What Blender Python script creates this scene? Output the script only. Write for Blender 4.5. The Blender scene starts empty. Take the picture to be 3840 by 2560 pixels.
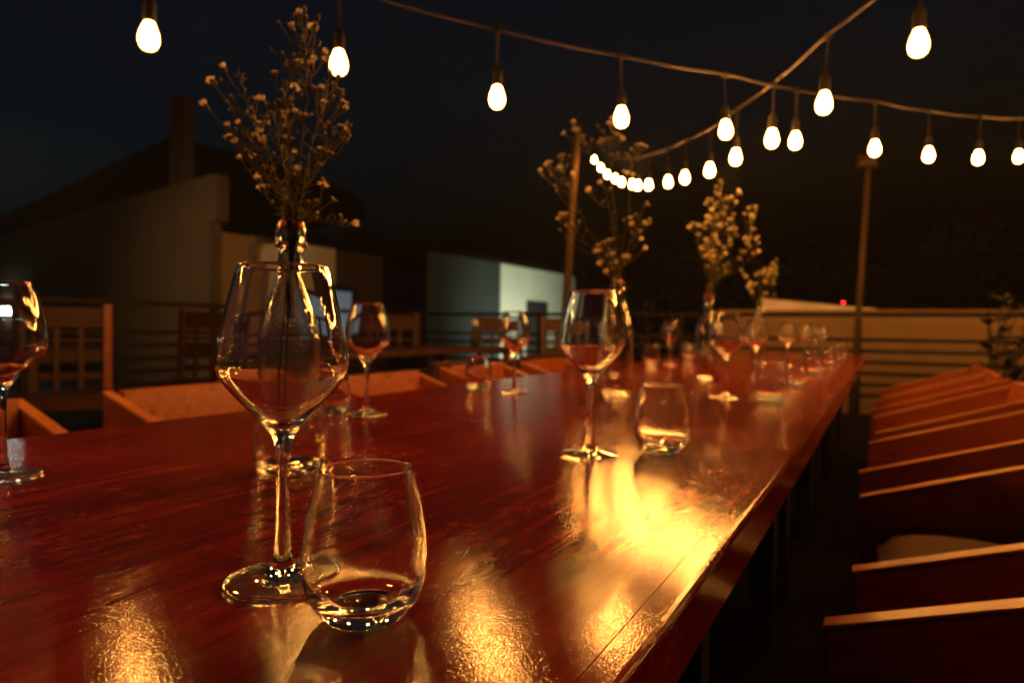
import bpy, bmesh, math, random
from mathutils import Vector, Matrix

random.seed(7)
R_ = math.radians
scn = bpy.context.scene
COL = scn.collection

# ------------------------------------------------------------------ camera
YAW, PITCH, ROLL = R_(28.6), R_(1.17), R_(0.7)
f0 = Vector((-math.sin(YAW), math.cos(YAW), 0))
rt = Vector((math.cos(YAW), math.sin(YAW), 0))
zz = Vector((0, 0, 1))
fw = f0 * math.cos(PITCH) - zz * math.sin(PITCH)
up = zz * math.cos(PITCH) + f0 * math.sin(PITCH)
right = rt * math.cos(ROLL) + up * math.sin(ROLL)
upv = up * math.cos(ROLL) - rt * math.sin(ROLL)
cam_data = bpy.data.cameras.new('camera')
cam = bpy.data.objects.new('camera', cam_data)
COL.objects.link(cam)
M = Matrix((right, upv, -fw)).transposed().to_4x4()
M.translation = Vector((0, 0, 0.94))
cam.matrix_world = M
cam_data.sensor_width = 36
cam_data.lens = 24
cam_data.clip_start = 0.02
cam_data.clip_end = 600
cam_data.dof.use_dof = True
cam_data.dof.focus_distance = 0.47
cam_data.dof.aperture_fstop = 6.4
scn.camera = cam

# ------------------------------------------------------------------ sky, moonlight, exposure
world = bpy.data.worlds.new('World')
scn.world = world
world.use_nodes = True
wn = world.node_tree
bg = wn.nodes['Background']
sky = wn.nodes.new('ShaderNodeTexSky')
sky.sky_type = 'NISHITA'
sky.sun_disc = False
sky.sun_elevation = R_(-4)
sky.sun_rotation = R_(200)
tint = wn.nodes.new('ShaderNodeMix')          # night white balance: the clear sky reads deep blue
tint.data_type = 'RGBA'
tint.blend_type = 'MULTIPLY'
tint.inputs[0].default_value = 1.0
tint.inputs[7].default_value = (0.0, 2.1, 3.3, 1)
wn.links.new(sky.outputs[0], tint.inputs[6])
wn.links.new(tint.outputs[2], bg.inputs[0])
bg.inputs[1].default_value = 0.075
sun_d = bpy.data.lights.new('moonlight', 'SUN')
sun_d.energy = 0.0015
sun_d.angle = R_(0.5)
sun_d.color = (0.8, 0.9, 1.0)
sun = bpy.data.objects.new('moonlight', sun_d)
sun.rotation_euler = (R_(50), 0, R_(120))
COL.objects.link(sun)

scn.view_settings.view_transform = 'Standard'
scn.view_settings.look = 'None'
scn.view_settings.exposure = 0.45
scn.view_settings.gamma = 1.0
scn.view_settings.use_curve_mapping = False
cy = scn.cycles
cy.max_bounces = 28
cy.transmission_bounces = 28
cy.glossy_bounces = 10
cy.diffuse_bounces = 4
cy.transparent_max_bounces = 16
cy.caustics_refractive = False
cy.caustics_reflective = False
cy.sample_clamp_indirect = 150.0
cy.use_denoising = True
cy.use_adaptive_sampling = False

BULB_LIGHT = 260.0

# ------------------------------------------------------------------ helpers
def link(o):
    COL.objects.link(o)
    return o

def tag(o, label=None, cat=None, group=None, kind=None):
    if label: o['label'] = label
    if cat: o['category'] = cat
    if group: o['group'] = group
    if kind: o['kind'] = kind
    return o

def empty(name, loc=(0, 0, 0), rz=0.0, **kw):
    o = bpy.data.objects.new(name, None)
    o.empty_display_size = 0.1
    o.location = loc
    o.rotation_euler = (0, 0, rz)
    link(o)
    return tag(o, **kw)

class MB:
    """collects shapes into one mesh"""
    def __init__(s):
        s.v, s.f, s.sm = [], [], []
    def add(s, verts, faces, smooth=False):
        n = len(s.v)
        s.v += [tuple(p) for p in verts]
        s.f += [tuple(i + n for i in f) for f in faces]
        s.sm += [smooth] * len(faces)
    def box(s, a, b):
        (x0, y0, z0), (x1, y1, z1) = a, b
        V = [(x0, y0, z0), (x1, y0, z0), (x1, y1, z0), (x0, y1, z0),
             (x0, y0, z1), (x1, y0, z1), (x1, y1, z1), (x0, y1, z1)]
        s.add(V, [(3, 2, 1, 0), (4, 5, 6, 7), (0, 1, 5, 4), (1, 2, 6, 5), (2, 3, 7, 6), (3, 0, 4, 7)])
    def prism(s, poly, axis, lo, hi):
        """poly of 2D points extruded along axis ('x','y','z')"""
        def P(u, v, w):
            return {'x': (w, u, v), 'y': (u, w, v), 'z': (u, v, w)}[axis]
        n = len(poly)
        V = [P(u, v, lo) for u, v in poly] + [P(u, v, hi) for u, v in poly]
        F = [tuple(range(n))[::-1], tuple(range(n, 2 * n))]
        F += [(i, (i + 1) % n, n + (i + 1) % n, n + i) for i in range(n)]
        s.add(V, F)
    def tube(s, pts, rad, n=6, caps=True):
        pts = [Vector(p) for p in pts]
        if not isinstance(rad, (list, tuple)):
            rad = [rad] * len(pts)
        V, F = [], []
        prev = None
        for i, p in enumerate(pts):
            t = (pts[min(i + 1, len(pts) - 1)] - pts[max(i - 1, 0)]).normalized()
            if prev is None:
                a = Vector((0, 0, 1)) if abs(t.z) < 0.9 else Vector((1, 0, 0))
                u = t.cross(a).normalized()
            else:
                u = (prev - t * prev.dot(t)).normalized()
            prev = u
            w = t.cross(u)
            for k in range(n):
                c = 2 * math.pi * k / n
                V.append(p + (u * math.cos(c) + w * math.sin(c)) * rad[i])
        for i in range(len(pts) - 1):
            for k in range(n):
                k2 = (k + 1) % n
                F.append((i * n + k, i * n + k2, (i + 1) * n + k2, (i + 1) * n + k))
        if caps:
            F.append(tuple(range(n))[::-1])
            F.append(tuple((len(pts) - 1) * n + k for k in range(n)))
        s.add(V, F, True)
    def lathe(s, prof, n=48, smooth=True):
        """prof: (r, z) list; r == 0 gives a pole"""
        V, F, rings = [], [], []
        for r, z in prof:
            if r < 1e-6:
                rings.append([len(V)])
                V.append((0, 0, z))
            else:
                rings.append(list(range(len(V), len(V) + n)))
                V += [(r * math.cos(2 * math.pi * k / n), r * math.sin(2 * math.pi * k / n), z) for k in range(n)]
        for A, B in zip(rings, rings[1:]):
            for k in range(n):
                k2 = (k + 1) % n
                if len(A) == 1 and len(B) == 1:
                    continue
                if len(A) == 1:
                    F.append((A[0], B[k2], B[k]))
                elif len(B) == 1:
                    F.append((A[k], A[k2], B[0]))
                else:
                    F.append((A[k], A[k2], B[k2], B[k]))
        s.add(V, F, smooth)
    def mesh(s, name, mat=None, bevel=0.0):
        me = bpy.data.meshes.new(name)
        me.from_pydata(s.v, [], s.f)
        me.polygons.foreach_set('use_smooth', s.sm)
        if bevel:
            bm = bmesh.new()
            bm.from_mesh(me)
            bmesh.ops.bevel(bm, geom=bm.edges[:], offset=bevel, segments=1, affect='EDGES', clamp_overlap=True)
            bm.to_mesh(me)
            bm.free()
        if mat: me.materials.append(mat)
        me.update()
        return me
    def build(s, name, mat, parent=None, bevel=0.0, **kw):
        o = bpy.data.objects.new(name, s.mesh(name, mat, bevel))
        link(o)
        if parent is not None: o.parent = parent
        return tag(o, **kw)

def place(me, name, parent=None, loc=(0, 0, 0), rot=None, scale=None):
    o = bpy.data.objects.new(name, me)
    link(o)
    if parent is not None: o.parent = parent
    o.location = loc
    if rot is not None: o.rotation_euler = rot
    if scale is not None: o.scale = scale
    return o

KIDS = {}
def copy_tree(o, parent=None):
    c = o.copy()
    COL.objects.link(c)
    if parent is not None: c.parent = parent
    for ch in list(o.children):
        copy_tree(ch, c)
    return c

def smooth_prof(pts, per=6):
    """Catmull-Rom through the (r, z) points"""
    out = []
    n = len(pts)
    for i in range(n - 1):
        p0, p1, p2, p3 = pts[max(i - 1, 0)], pts[i], pts[i + 1], pts[min(i + 2, n - 1)]
        for k in range(per):
            t = k / per
            q = []
            for d in (0, 1):
                a, b, c, e = p0[d], p1[d], p2[d], p3[d]
                q.append(0.5 * (2 * b + (c - a) * t + (2 * a - 5 * b + 4 * c - e) * t * t + (3 * b - a - 3 * c + e) * t ** 3))
            out.append((max(q[0], 0.0), q[1]))
    out.append(pts[-1])
    return out

def curve3(pts, per=6):
    pts = [Vector(p) for p in pts]
    out = []
    n = len(pts)
    for i in range(n - 1):
        p0, p1, p2, p3 = pts[max(i - 1, 0)], pts[i], pts[i + 1], pts[min(i + 2, n - 1)]
        for k in range(per):
            t = k / per
            out.append(0.5 * (2 * p1 + (p2 - p0) * t + (2 * p0 - 5 * p1 + 4 * p2 - p3) * t * t + (3 * p1 - p0 - 3 * p2 + p3) * t ** 3))
    out.append(pts[-1])
    return out

# ------------------------------------------------------------------ materials
def newmat(name):
    m = bpy.data.materials.new(name)
    m.use_nodes = True
    nt = m.node_tree
    return m, nt, nt.nodes['Principled BSDF']

def N(nt, kind, **kw):
    n = nt.nodes.new(kind)
    for k, v in kw.items():
        setattr(n, k, v)
    return n

def noise(nt, vec, scale, detail=4.0, rough=0.55, dist=0.0):
    n = N(nt, 'ShaderNodeTexNoise')
    n.inputs['Scale'].default_value = scale
    n.inputs['Detail'].default_value = detail
    n.inputs['Roughness'].default_value = rough
    n.inputs['Distortion'].default_value = dist
    if vec is not None: nt.links.new(vec, n.inputs['Vector'])
    return n.outputs['Fac']

def mapping(nt, scale, obj=False, rot=(0, 0, 0)):
    if obj:
        src = N(nt, 'ShaderNodeTexCoord').outputs['Object']
    else:
        src = N(nt, 'ShaderNodeNewGeometry').outputs['Position']
    mp = N(nt, 'ShaderNodeMapping')
    mp.inputs['Scale'].default_value = scale
    mp.inputs['Rotation'].default_value = rot
    nt.links.new(src, mp.inputs['Vector'])
    return mp.outputs['Vector']

def ramp(nt, fac, stops):
    r = N(nt, 'ShaderNodeValToRGB')
    e = r.color_ramp.elements
    while len(e) < len(stops): e.new(0.5)
    for i, (p, c) in enumerate(stops):
        e[i].position = p
        e[i].color = (*c, 1) if len(c) == 3 else c
    nt.links.new(fac, r.inputs['Fac'])
    return r.outputs['Color']

def rng(nt, val, a, b, lo=0.0, hi=1.0):
    m = N(nt, 'ShaderNodeMapRange')
    m.inputs['From Min'].default_value = lo
    m.inputs['From Max'].default_value = hi
    m.inputs['To Min'].default_value = a
    m.inputs['To Max'].default_value = b
    nt.links.new(val, m.inputs['Value'])
    return m.outputs['Result']

def math2(nt, op, a, b):
    m = N(nt, 'ShaderNodeMath', operation=op)
    for i, x in enumerate((a, b)):
        if isinstance(x, (int, float)): m.inputs[i].default_value = x
        else: nt.links.new(x, m.inputs[i])
    return m.outputs[0]

def bump(nt, h, strength, dist, normal=None):
    b = N(nt, 'ShaderNodeBump')
    b.inputs['Strength'].default_value = strength
    b.inputs['Distance'].default_value = dist
    nt.links.new(h, b.inputs['Height'])
    if normal is not None: nt.links.new(normal, b.inputs['Normal'])
    return b.outputs['Normal']

def lit_bulb(name, col, strength):
    """frosted glow: the filament shows strongest through the middle of the glass, the limb is dimmer"""
    m, nt, p = newmat(name)
    lw = N(nt, 'ShaderNodeLayerWeight'); lw.inputs['Blend'].default_value = 0.5
    p.inputs['Base Color'].default_value = (*col, 1)
    p.inputs['Emission Color'].default_value = (*col, 1)
    f = math2(nt, 'POWER', rng(nt, lw.outputs['Facing'], 1.0, 0.0), 3.0)
    nt.links.new(rng(nt, f, strength * 0.008, strength * 2.3), p.inputs['Emission Strength'])
    m.cycles.emission_sampling = 'FRONT'
    return m

def simple(name, col, rough=0.6, metal=0.0, vary=0.25, scale=8.0, spec=0.5):
    m, nt, p = newmat(name)
    f = noise(nt, mapping(nt, (1, 1, 1)), scale, 6)
    lo = tuple(c * (1 - vary) for c in col)
    hi = tuple(min(c * (1 + vary), 1) for c in col)
    nt.links.new(ramp(nt, f, [(0.3, lo), (0.7, hi)]), p.inputs['Base Color'])
    p.inputs['Roughness'].default_value = rough
    p.inputs['Metallic'].default_value = metal
    p.inputs['Specular IOR Level'].default_value = spec
    return m

def wood(name, dark, light, rough=(0.35, 0.55), axis=1, fine=1.0, obj=True):
    m, nt, p = newmat(name)
    sc = [22.0, 22.0, 22.0]
    sc[axis] = 1.6
    v = mapping(nt, tuple(sc), obj=obj)
    g = noise(nt, v, 1.6, 8, 0.6, 0.6)
    b = noise(nt, mapping(nt, (1, 1, 1), obj=obj), 5.0, 4)
    f = math2(nt, 'ADD', math2(nt, 'MULTIPLY', g, 0.7), math2(nt, 'MULTIPLY', b, 0.3))
    nt.links.new(ramp(nt, f, [(0.32, dark), (0.68, light)]), p.inputs['Base Color'])
    nt.links.new(rng(nt, g, rough[0], rough[1], 0.3, 0.7), p.inputs['Roughness'])
    nt.links.new(bump(nt, g, 0.35 * fine, 0.002), p.inputs['Normal'])
    return m

def table_wood():
    m, nt, p = newmat('varnished_table_wood')
    # long grain that runs down the length of the table
    g = noise(nt, mapping(nt, (26, 2.0, 26)), 1.5, 9, 0.62, 0.7)
    blot = noise(nt, mapping(nt, (1.0, 0.55, 1.0)), 7.0, 5, 0.6, 0.4)
    f = math2(nt, 'ADD', math2(nt, 'MULTIPLY', g, 0.55), math2(nt, 'MULTIPLY', blot, 0.45))
    scuff = noise(nt, mapping(nt, (1.0, 0.42, 1.0), rot=(0, 0, R_(6))), 95.0, 9, 0.78, 0.5)
    area = noise(nt, mapping(nt, (1, 0.7, 1)), 9.0, 4)
    s2 = math2(nt, 'MULTIPLY', rng(nt, scuff, 0, 1, 0.50, 0.70), rng(nt, area, 0.0, 1.0, 0.42, 0.66))
    base = ramp(nt, f, [(0.32, (0.070, 0.0040, 0.001)), (0.54, (0.26, 0.0175, 0.002)), (0.74, (0.46, 0.060, 0.007))])
    fleck = noise(nt, mapping(nt, (1.0, 0.12, 1.0), rot=(0, 0, R_(-3))), 110.0, 9, 0.8, 0.3)
    fm_ = math2(nt, 'ADD', math2(nt, 'MULTIPLY', s2, 0.8), rng(nt, fleck, 0, 0.45, 0.58, 0.74))
    mixc = N(nt, 'ShaderNodeMix', data_type='RGBA')
    nt.links.new(fm_, mixc.inputs[0]); nt.links.new(base, mixc.inputs[6])
    mixc.inputs[7].default_value = (0.50, 0.092, 0.014, 1)
    nt.links.new(mixc.outputs[2], p.inputs['Base Color'])
    # worn varnish: dull scuffs beside glossy areas
    nt.links.new(rng(nt, s2, 0.09, 0.26), p.inputs['Roughness'])
    # brush marks and a fine orange-peel of lacquer
    streak = noise(nt, mapping(nt, (1.0, 0.12, 1.0)), 640.0, 3, 0.6)
    peel = noise(nt, mapping(nt, (1.0, 0.45, 1.0)), 900.0, 2, 0.5)
    h = math2(nt, 'ADD', math2(nt, 'MULTIPLY', streak, 0.5), math2(nt, 'MULTIPLY', peel, 0.9))
    n0 = bump(nt, noise(nt, mapping(nt, (1.0, 0.38, 1.0)), 300.0, 3, 0.6, 0.0), 0.12, 0.0006)
    n1 = bump(nt, h, 0.42, 0.00033, n0)
    wave = noise(nt, mapping(nt, (1, 0.6, 1)), 30.0, 3)
    n2 = bump(nt, wave, 0.12, 0.0015, n1)
    nt.links.new(n2, p.inputs['Normal'])
    p.inputs['IOR'].default_value = 1.52
    nt.links.new(rng(nt, fm_, 0.01, 0.07), p.inputs['Coat Weight'])      # dulled top film on the worn places: a wide soft sheen over the sharper lacquer
    p.inputs['Coat Roughness'].default_value = 0.44
    nt.links.new(n2, p.inputs['Coat Normal'])
    p.inputs['Specular IOR Level'].default_value = 0.34
    return m

def glass_mat(name, col=(1, 1, 1), ior=1.5, bumpy=0.0):
    m, nt, p = newmat(name)
    p.inputs['Base Color'].default_value = (*col, 1)
    p.inputs['Transmission Weight'].default_value = 1.0
    p.inputs['IOR'].default_value = ior
    # faint smears keep it from being perfectly clean
    f = noise(nt, mapping(nt, (1, 1, 0.5), obj=True), 60.0, 5, 0.65)
    nt.links.new(rng(nt, f, 0.0, 0.035, 0.5, 0.8), p.inputs['Roughness'])
    if bumpy:
        d = noise(nt, mapping(nt, (1, 1, 1), obj=True), 130.0, 3)
        nt.links.new(bump(nt, d, bumpy, 0.0012), p.inputs['Normal'])
    return m

def thin_glass(name):
    """flat thin glass: light passes almost straight through, the surface mirrors by Fresnel"""
    m, nt, p = newmat(name)
    nt.nodes.remove(p)
    fr = N(nt, 'ShaderNodeFresnel'); fr.inputs['IOR'].default_value = 1.5
    geo = N(nt, 'ShaderNodeNewGeometry')
    front = math2(nt, 'SUBTRACT', 1.0, geo.outputs['Backfacing'])
    tr = N(nt, 'ShaderNodeBsdfTransparent'); tr.inputs['Color'].default_value = (0.97, 0.98, 0.96, 1)
    gl = N(nt, 'ShaderNodeBsdfGlossy'); gl.inputs['Roughness'].default_value = 0.03
    df = N(nt, 'ShaderNodeBsdfDiffuse'); df.inputs['Color'].default_value = (0.85, 0.83, 0.78, 1)   # pale film paints the foot's milky glow
    glow_film = rng(nt, noise(nt, mapping(nt, (1, 1, 1), obj=True), 70.0, 5), 0.07, 0.15, 0.35, 0.7)
    m1 = N(nt, 'ShaderNodeMixShader'); m2 = N(nt, 'ShaderNodeMixShader')
    nt.links.new(math2(nt, 'MULTIPLY', glow_film, front), m1.inputs[0]); nt.links.new(tr.outputs[0], m1.inputs[1]); nt.links.new(df.outputs[0], m1.inputs[2])
    nt.links.new(math2(nt, 'MULTIPLY', math2(nt, 'MULTIPLY', fr.outputs[0], 1.6), front), m2.inputs[0]); nt.links.new(m1.outputs[0], m2.inputs[1]); nt.links.new(gl.outputs[0], m2.inputs[2])
    nt.links.new(m2.outputs[0], nt.nodes['Material Output'].inputs['Surface'])
    return m

def emitter(name, col, strength):
    m, nt, p = newmat(name)
    p.inputs['Base Color'].default_value = (*col, 1)
    p.inputs['Emission Color'].default_value = (*col, 1)
    p.inputs['Emission Strength'].default_value = strength
    return m

MAT = dict(
    table=table_wood(),
    chair=wood('chair_wood', (0.17, 0.035, 0.010), (0.33, 0.080, 0.018), (0.24, 0.46), axis=0),
    cap=wood('sheen_arm_wood', (0.30, 0.10, 0.028), (0.52, 0.21, 0.065), (0.22, 0.42), axis=0),  # lighter wood paints the light caught on the arm tops
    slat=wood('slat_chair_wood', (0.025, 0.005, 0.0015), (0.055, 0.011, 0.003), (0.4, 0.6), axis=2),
    post=wood('pole_wood', (0.045, 0.022, 0.007), (0.10, 0.052, 0.018), (0.6, 0.8), axis=2),
    glass=glass_mat('clear_glass', (0.99, 0.99, 0.985)),
    thin=thin_glass('thin_foot_glass'),
    bottle=glass_mat('bottle_glass', (0.95, 0.96, 0.90), bumpy=0.25),
    bulb=lit_bulb('lit_bulb_glass', (1.0, 0.37, 0.065), BULB_LIGHT),
    rubber=simple('black_rubber', (0.007, 0.006, 0.005), 0.65, spec=0.2),
    cable=simple('cable_sheath', (0.022, 0.016, 0.011), 0.5, spec=0.3),
    iron=simple('black_iron', (0.012, 0.010, 0.009), 0.6, spec=0.25),
    floor=simple('dark_floor', (0.009, 0.008, 0.007), 0.9, vary=0.4, scale=3, spec=0.1),
    ground=simple('dark_earth', (0.018, 0.018, 0.014), 0.95, vary=0.4, scale=0.6),
    stem=simple('plant_stem', (0.20, 0.20, 0.06), 0.6, vary=0.3, scale=60),
    petal=simple('white_petal', (0.86, 0.80, 0.56), 0.6, vary=0.12, scale=90),
    disc=simple('flower_disc', (0.42, 0.25, 0.05), 0.7, vary=0.3, scale=300),
    leaf=simple('dark_leaf', (0.018, 0.028, 0.010), 0.45, vary=0.4, scale=12),
    tree=simple('tree_leaf', (0.030, 0.042, 0.016), 0.7, vary=0.5, scale=3),
    bark=simple('bark', (0.06, 0.045, 0.03), 0.9),
    cushion=simple('tan_cloth', (0.085, 0.038, 0.016), 0.9, vary=0.15, scale=40),
    blackcloth=simple('black_cloth', (0.012, 0.011, 0.011), 0.9),
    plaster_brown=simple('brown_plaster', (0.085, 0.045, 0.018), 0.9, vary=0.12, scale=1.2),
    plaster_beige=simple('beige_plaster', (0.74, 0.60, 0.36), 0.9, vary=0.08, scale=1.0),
    plaster_green=simple('dark_green_plaster', (0.026, 0.036, 0.036), 0.9, vary=0.15, scale=1.0),
    plaster_pale=simple('pale_plaster', (0.62, 0.62, 0.50), 0.9, vary=0.06, scale=1.2),
    wall_tan=simple('tan_plaster', (0.33, 0.22, 0.10), 0.9, vary=0.12, scale=2.0),
    coping=simple('cream_paint', (0.86, 0.80, 0.66), 0.7, vary=0.15, scale=3),
    roof=simple('dark_roof', (0.004, 0.0035, 0.003), 0.95, vary=0.3, spec=0.05),
    frame=simple('dark_frame', (0.02, 0.02, 0.02), 0.6),
    darkglass=simple('dark_pane', (0.015, 0.02, 0.022), 0.15),
    bluepane=emitter('lit_blue_pane', (0.35, 0.55, 0.75), 0.10),
    coolpane=emitter('cool_lamp_glass', (0.75, 1.0, 0.90), 22.0),
    warmpane=emitter('warm_lamp_glass', (1.0, 0.7, 0.35), 30.0),
    red=emitter('red_lamp_glass', (1.0, 0.02, 0.015), 14.0),
    clay=simple('pot_clay', (0.10, 0.06, 0.04), 0.8),
    white=simple('white_plastic', (0.75, 0.76, 0.78), 0.4),
    pipe=simple('brown_pipe', (0.12, 0.07, 0.035), 0.6),
)

def translucent(m, amount, tint):
    """thin petals and leaves let part of the light through"""
    nt = m.node_tree
    p = nt.nodes['Principled BSDF']; out = nt.nodes['Material Output']
    t = N(nt, 'ShaderNodeBsdfTranslucent'); t.inputs['Color'].default_value = (*tint, 1)
    mx = N(nt, 'ShaderNodeMixShader'); mx.inputs[0].default_value = amount
    nt.links.new(p.outputs[0], mx.inputs[1]); nt.links.new(t.outputs[0], mx.inputs[2])
    nt.links.new(mx.outputs[0], out.inputs['Surface'])
translucent(MAT['petal'], 0.6, (0.85, 0.78, 0.55))
translucent(MAT['stem'], 0.25, (0.14, 0.15, 0.05))

# ------------------------------------------------------------------ ground and terrace
mb = MB()
mb.add([(-90, -40, -0.35), (90, -40, -0.35), (90, 110, -0.35), (-90, 110, -0.35)], [(0, 1, 2, 3)])
mb.build('ground', MAT['ground'], kind='structure')
mb = MB()
mb.box((-6.45, -3.0, -0.34), (6.0, 8.8, 0.0))
mb.build('terrace_floor', MAT['floor'], kind='structure')

# ------------------------------------------------------------------ houses beyond the terrace
def house_window(parent, face, u0, u1, z0, z1, at, pane, sign, fw_=0.07, name='window'):
    """opening with a proud frame and a recessed pane; face 'x' or 'y' = axis the wall looks along"""
    fr = MB()
    d0, d1 = (at, at + 0.05 * sign)
    lo, hi = min(d0, d1), max(d0, d1)
    def bx(m, ua, ub, za, zb, l, h):
        if face == 'x': m.box((l, ua, za), (h, ub, zb))
        else: m.box((ua, l, za), (ub, h, zb))
    bx(fr, u0, u0 + fw_, z0, z1, lo, hi)
    bx(fr, u1 - fw_, u1, z0, z1, lo, hi)
    bx(fr, u0 + fw_, u1 - fw_, z1 - fw_ * 1.6, z1, lo, hi)
    bx(fr, u0 + fw_, u1 - fw_, z0, z0 + fw_, lo, hi)
    w = fr.build(name, MAT['frame'], parent)
    p = MB()
    lo2, hi2 = min(at + 0.005 * sign, at + 0.02 * sign), max(at + 0.005 * sign, at + 0.02 * sign)
    bx(p, u0 + fw_, u1 - fw_, z0 + fw_, z1 - fw_ * 1.6, lo2, hi2)
    p.build('pane', pane, w)
    return w

# left house: its wall looks back along the table, its top climbs to the right
hA = empty('house', (-17, 9.2, -0.35), label='brown walled house on the left with a sloping wall top and a roof chimney', cat='house')
inv = Vector((17, -9.2, 0.35))
def off(poly, dx, dz): return [(u + dx, v + dz) for u, v in poly]
w = MB()
w.prism(off([(-30, -0.35), (-12.02, -0.35), (-12.02, 3.02), (-11.80, 3.02), (-11.80, 3.94), (-12.02, 3.94), (-23.0, 2.90), (-30, 2.2)], 17, 0.35), 'y', 0.0, 0.3)
w.build('wall', MAT['plaster_brown'], hA)
r = MB()
r.prism(off([(-30, 2.1), (-23.0, 2.80), (-12.1, 3.84), (-12.6, 4.5), (-14.6, 5.3), (-30, 2.6)], 17, 0.35), 'y', 1.0, 5.0)
r.build('roof', MAT['roof'], hA)
c = MB()
c.box((-14.30 + 17, 0.7, 3.9 + .35), (-13.80 + 17, 0.98, 6.05 + .35))
c.build('chimney', MAT['plaster_brown'], hA)
house_window(hA, 'y', -18.9 + 17, -17.0 + 17, 1.0, 2.1, 0.0, MAT['darkglass'], -1)

# middle house: long wall parallel to the table
hB = empty('house', (-12.7, 12.5, -0.35), label='low beige walled house behind the railing with dark roof, drainpipe and one bluish lit window', cat='house')
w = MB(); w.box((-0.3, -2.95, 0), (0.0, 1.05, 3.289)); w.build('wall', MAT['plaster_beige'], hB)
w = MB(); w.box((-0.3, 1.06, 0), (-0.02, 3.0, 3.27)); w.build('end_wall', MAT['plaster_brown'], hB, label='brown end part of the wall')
r = MB(); r.prism([(-5.0, 3.9), (-2.6, 4.1), (0.35, 3.42), (0.35, 3.30), (-5.0, 3.30)], 'y', -2.94, 3.1); r.build('roof', MAT['roof'], hB)
pp = MB(); pp.tube([(0.10, -1.72, 0), (0.10, -1.72, 3.0), (0.16, -1.72, 3.2), (0.2, -1.1, 3.27)], 0.055, 8); pp.build('drainpipe', MAT['pipe'], hB)
house_window(hB, 'x', 0.45, 1.75, 1.05, 2.35, 0.0, MAT['bluepane'], 1, 0.10)

# far house: dark green half and a pale half
hC = empty('house', (-10.6, 19.2, -0.35), label='far house beyond the railing, half dark green wall, half pale wall with dark door', cat='house')
w = MB(); w.box((-0.3, -4.05, 0), (0.0, -0.61, 3.29)); w.build('wall', MAT['plaster_green'], hC, label='dark green wall')
w = MB(); w.box((-0.3, -0.60, 0), (0.03, 5.2, 3.29)); w.build('wall', MAT['plaster_pale'], hC, label='pale lit wall')
r = MB(); r.prism([(-5.0, 3.8), (-2.6, 4.0), (0.35, 3.42), (0.35, 3.30), (-5.0, 3.30)], 'y', -4.2, 5.4); r.build('roof', MAT['roof'], hC)
d = MB(); d.box((0.031, 1.15, 0.0), (0.07, 2.75, 2.20)); dd = d.build('door', MAT['frame'], hC)
k = MB(); k.box((0.071, 1.25, 1.0), (0.11, 1.32, 1.15)); k.build('handle', MAT['iron'], dd)
house_window(hC, 'x', 3.4, 4.6, 0.5, 1.55, 0.03, MAT['darkglass'], 1, 0.12)

# flood lamp standing low in the yard, turned towards the far house
fl = empty('flood_lamp', (-7.2, 18.9, -0.35), rz=R_(80), label='black flood lamp standing low in the yard, turned to the far house', cat='lamp')
h = MB(); h.box((-0.16, -0.12, 0.28), (0.16, 0.06, 0.52)); h.build('housing', MAT['iron'], fl, bevel=0.012)
h = MB(); h.box((-0.13, 0.061, 0.31), (0.13, 0.075, 0.49)); h.build('lens', MAT['coolpane'], fl)
h = MB(); h.tube([(0, -0.03, 0), (0, -0.03, 0.279)], 0.025, 6); h.box((-0.15, -0.15, 0), (0.15, 0.1, 0.02)); h.build('stand', MAT['iron'], fl)
sd = bpy.data.lights.new('flood_light', 'SPOT')
sd.energy = 420
sd.color = (0.90, 1.0, 0.74)
sd.spot_size = R_(125); sd.spot_blend = 0.7; sd.shadow_soft_size = 0.08
so = bpy.data.objects.new('flood_light', sd); link(so); so.parent = fl
so.location = (0, 0.16, 0.40)
so.rotation_euler = (R_(90 + 14), 0, 0)

# yard lamp left of the picture that lights the two near houses
yl = empty('yard_lamp', (-8.6, 2.6, -0.35), label='yard lamp on a pole left of the terrace, lighting the brown and beige houses', cat='lamp')
h = MB(); h.tube([(0, 0, 0), (0, 0, 3.4), (-0.1, 0.25, 3.55)], [.05, .04, .03], 8); h.build('pole', MAT['iron'], yl)
h = MB(); h.prism([(0.15, 3.50), (0.55, 3.50), (0.50, 3.62), (0.20, 3.62)], 'x', -0.28, 0.08); h.build('shade', MAT['iron'], yl)
h = MB(); h.box((-0.2, 0.25, 3.47), (0.0, 0.45, 3.498)); h.build('lens', MAT['warmpane'], yl)
sd = bpy.data.lights.new('yard_light', 'SPOT')
sd.energy = 800; sd.color = (1.0, 0.74, 0.36); sd.spot_size = R_(64); sd.spot_blend = 0.9; sd.shadow_soft_size = 0.08
so = bpy.data.objects.new('yard_light', sd); link(so); so.parent = yl
so.location = (-0.1, 0.36, 3.44)
so.rotation_euler = Vector((-3.5, 9.8, -2.0)).to_track_quat('-Z', 'Y').to_euler()

# bulkhead lamp low on the left house
bl = empty('wall_lamp', (-19.55, 9.18, 1.33), label='small greenish white wall lamp on the left house, low beside its window', cat='lamp')
h = MB(); h.box((-0.42, -0.06, -0.10), (0.42, 0.01, 0.10)); h.build('housing', MAT['iron'], bl, bevel=0.01)
h = MB(); h.box((-0.38, -0.12, -0.07), (0.38, -0.061, 0.07)); h.build('lens', MAT['coolpane'], bl, bevel=0.01)

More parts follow.
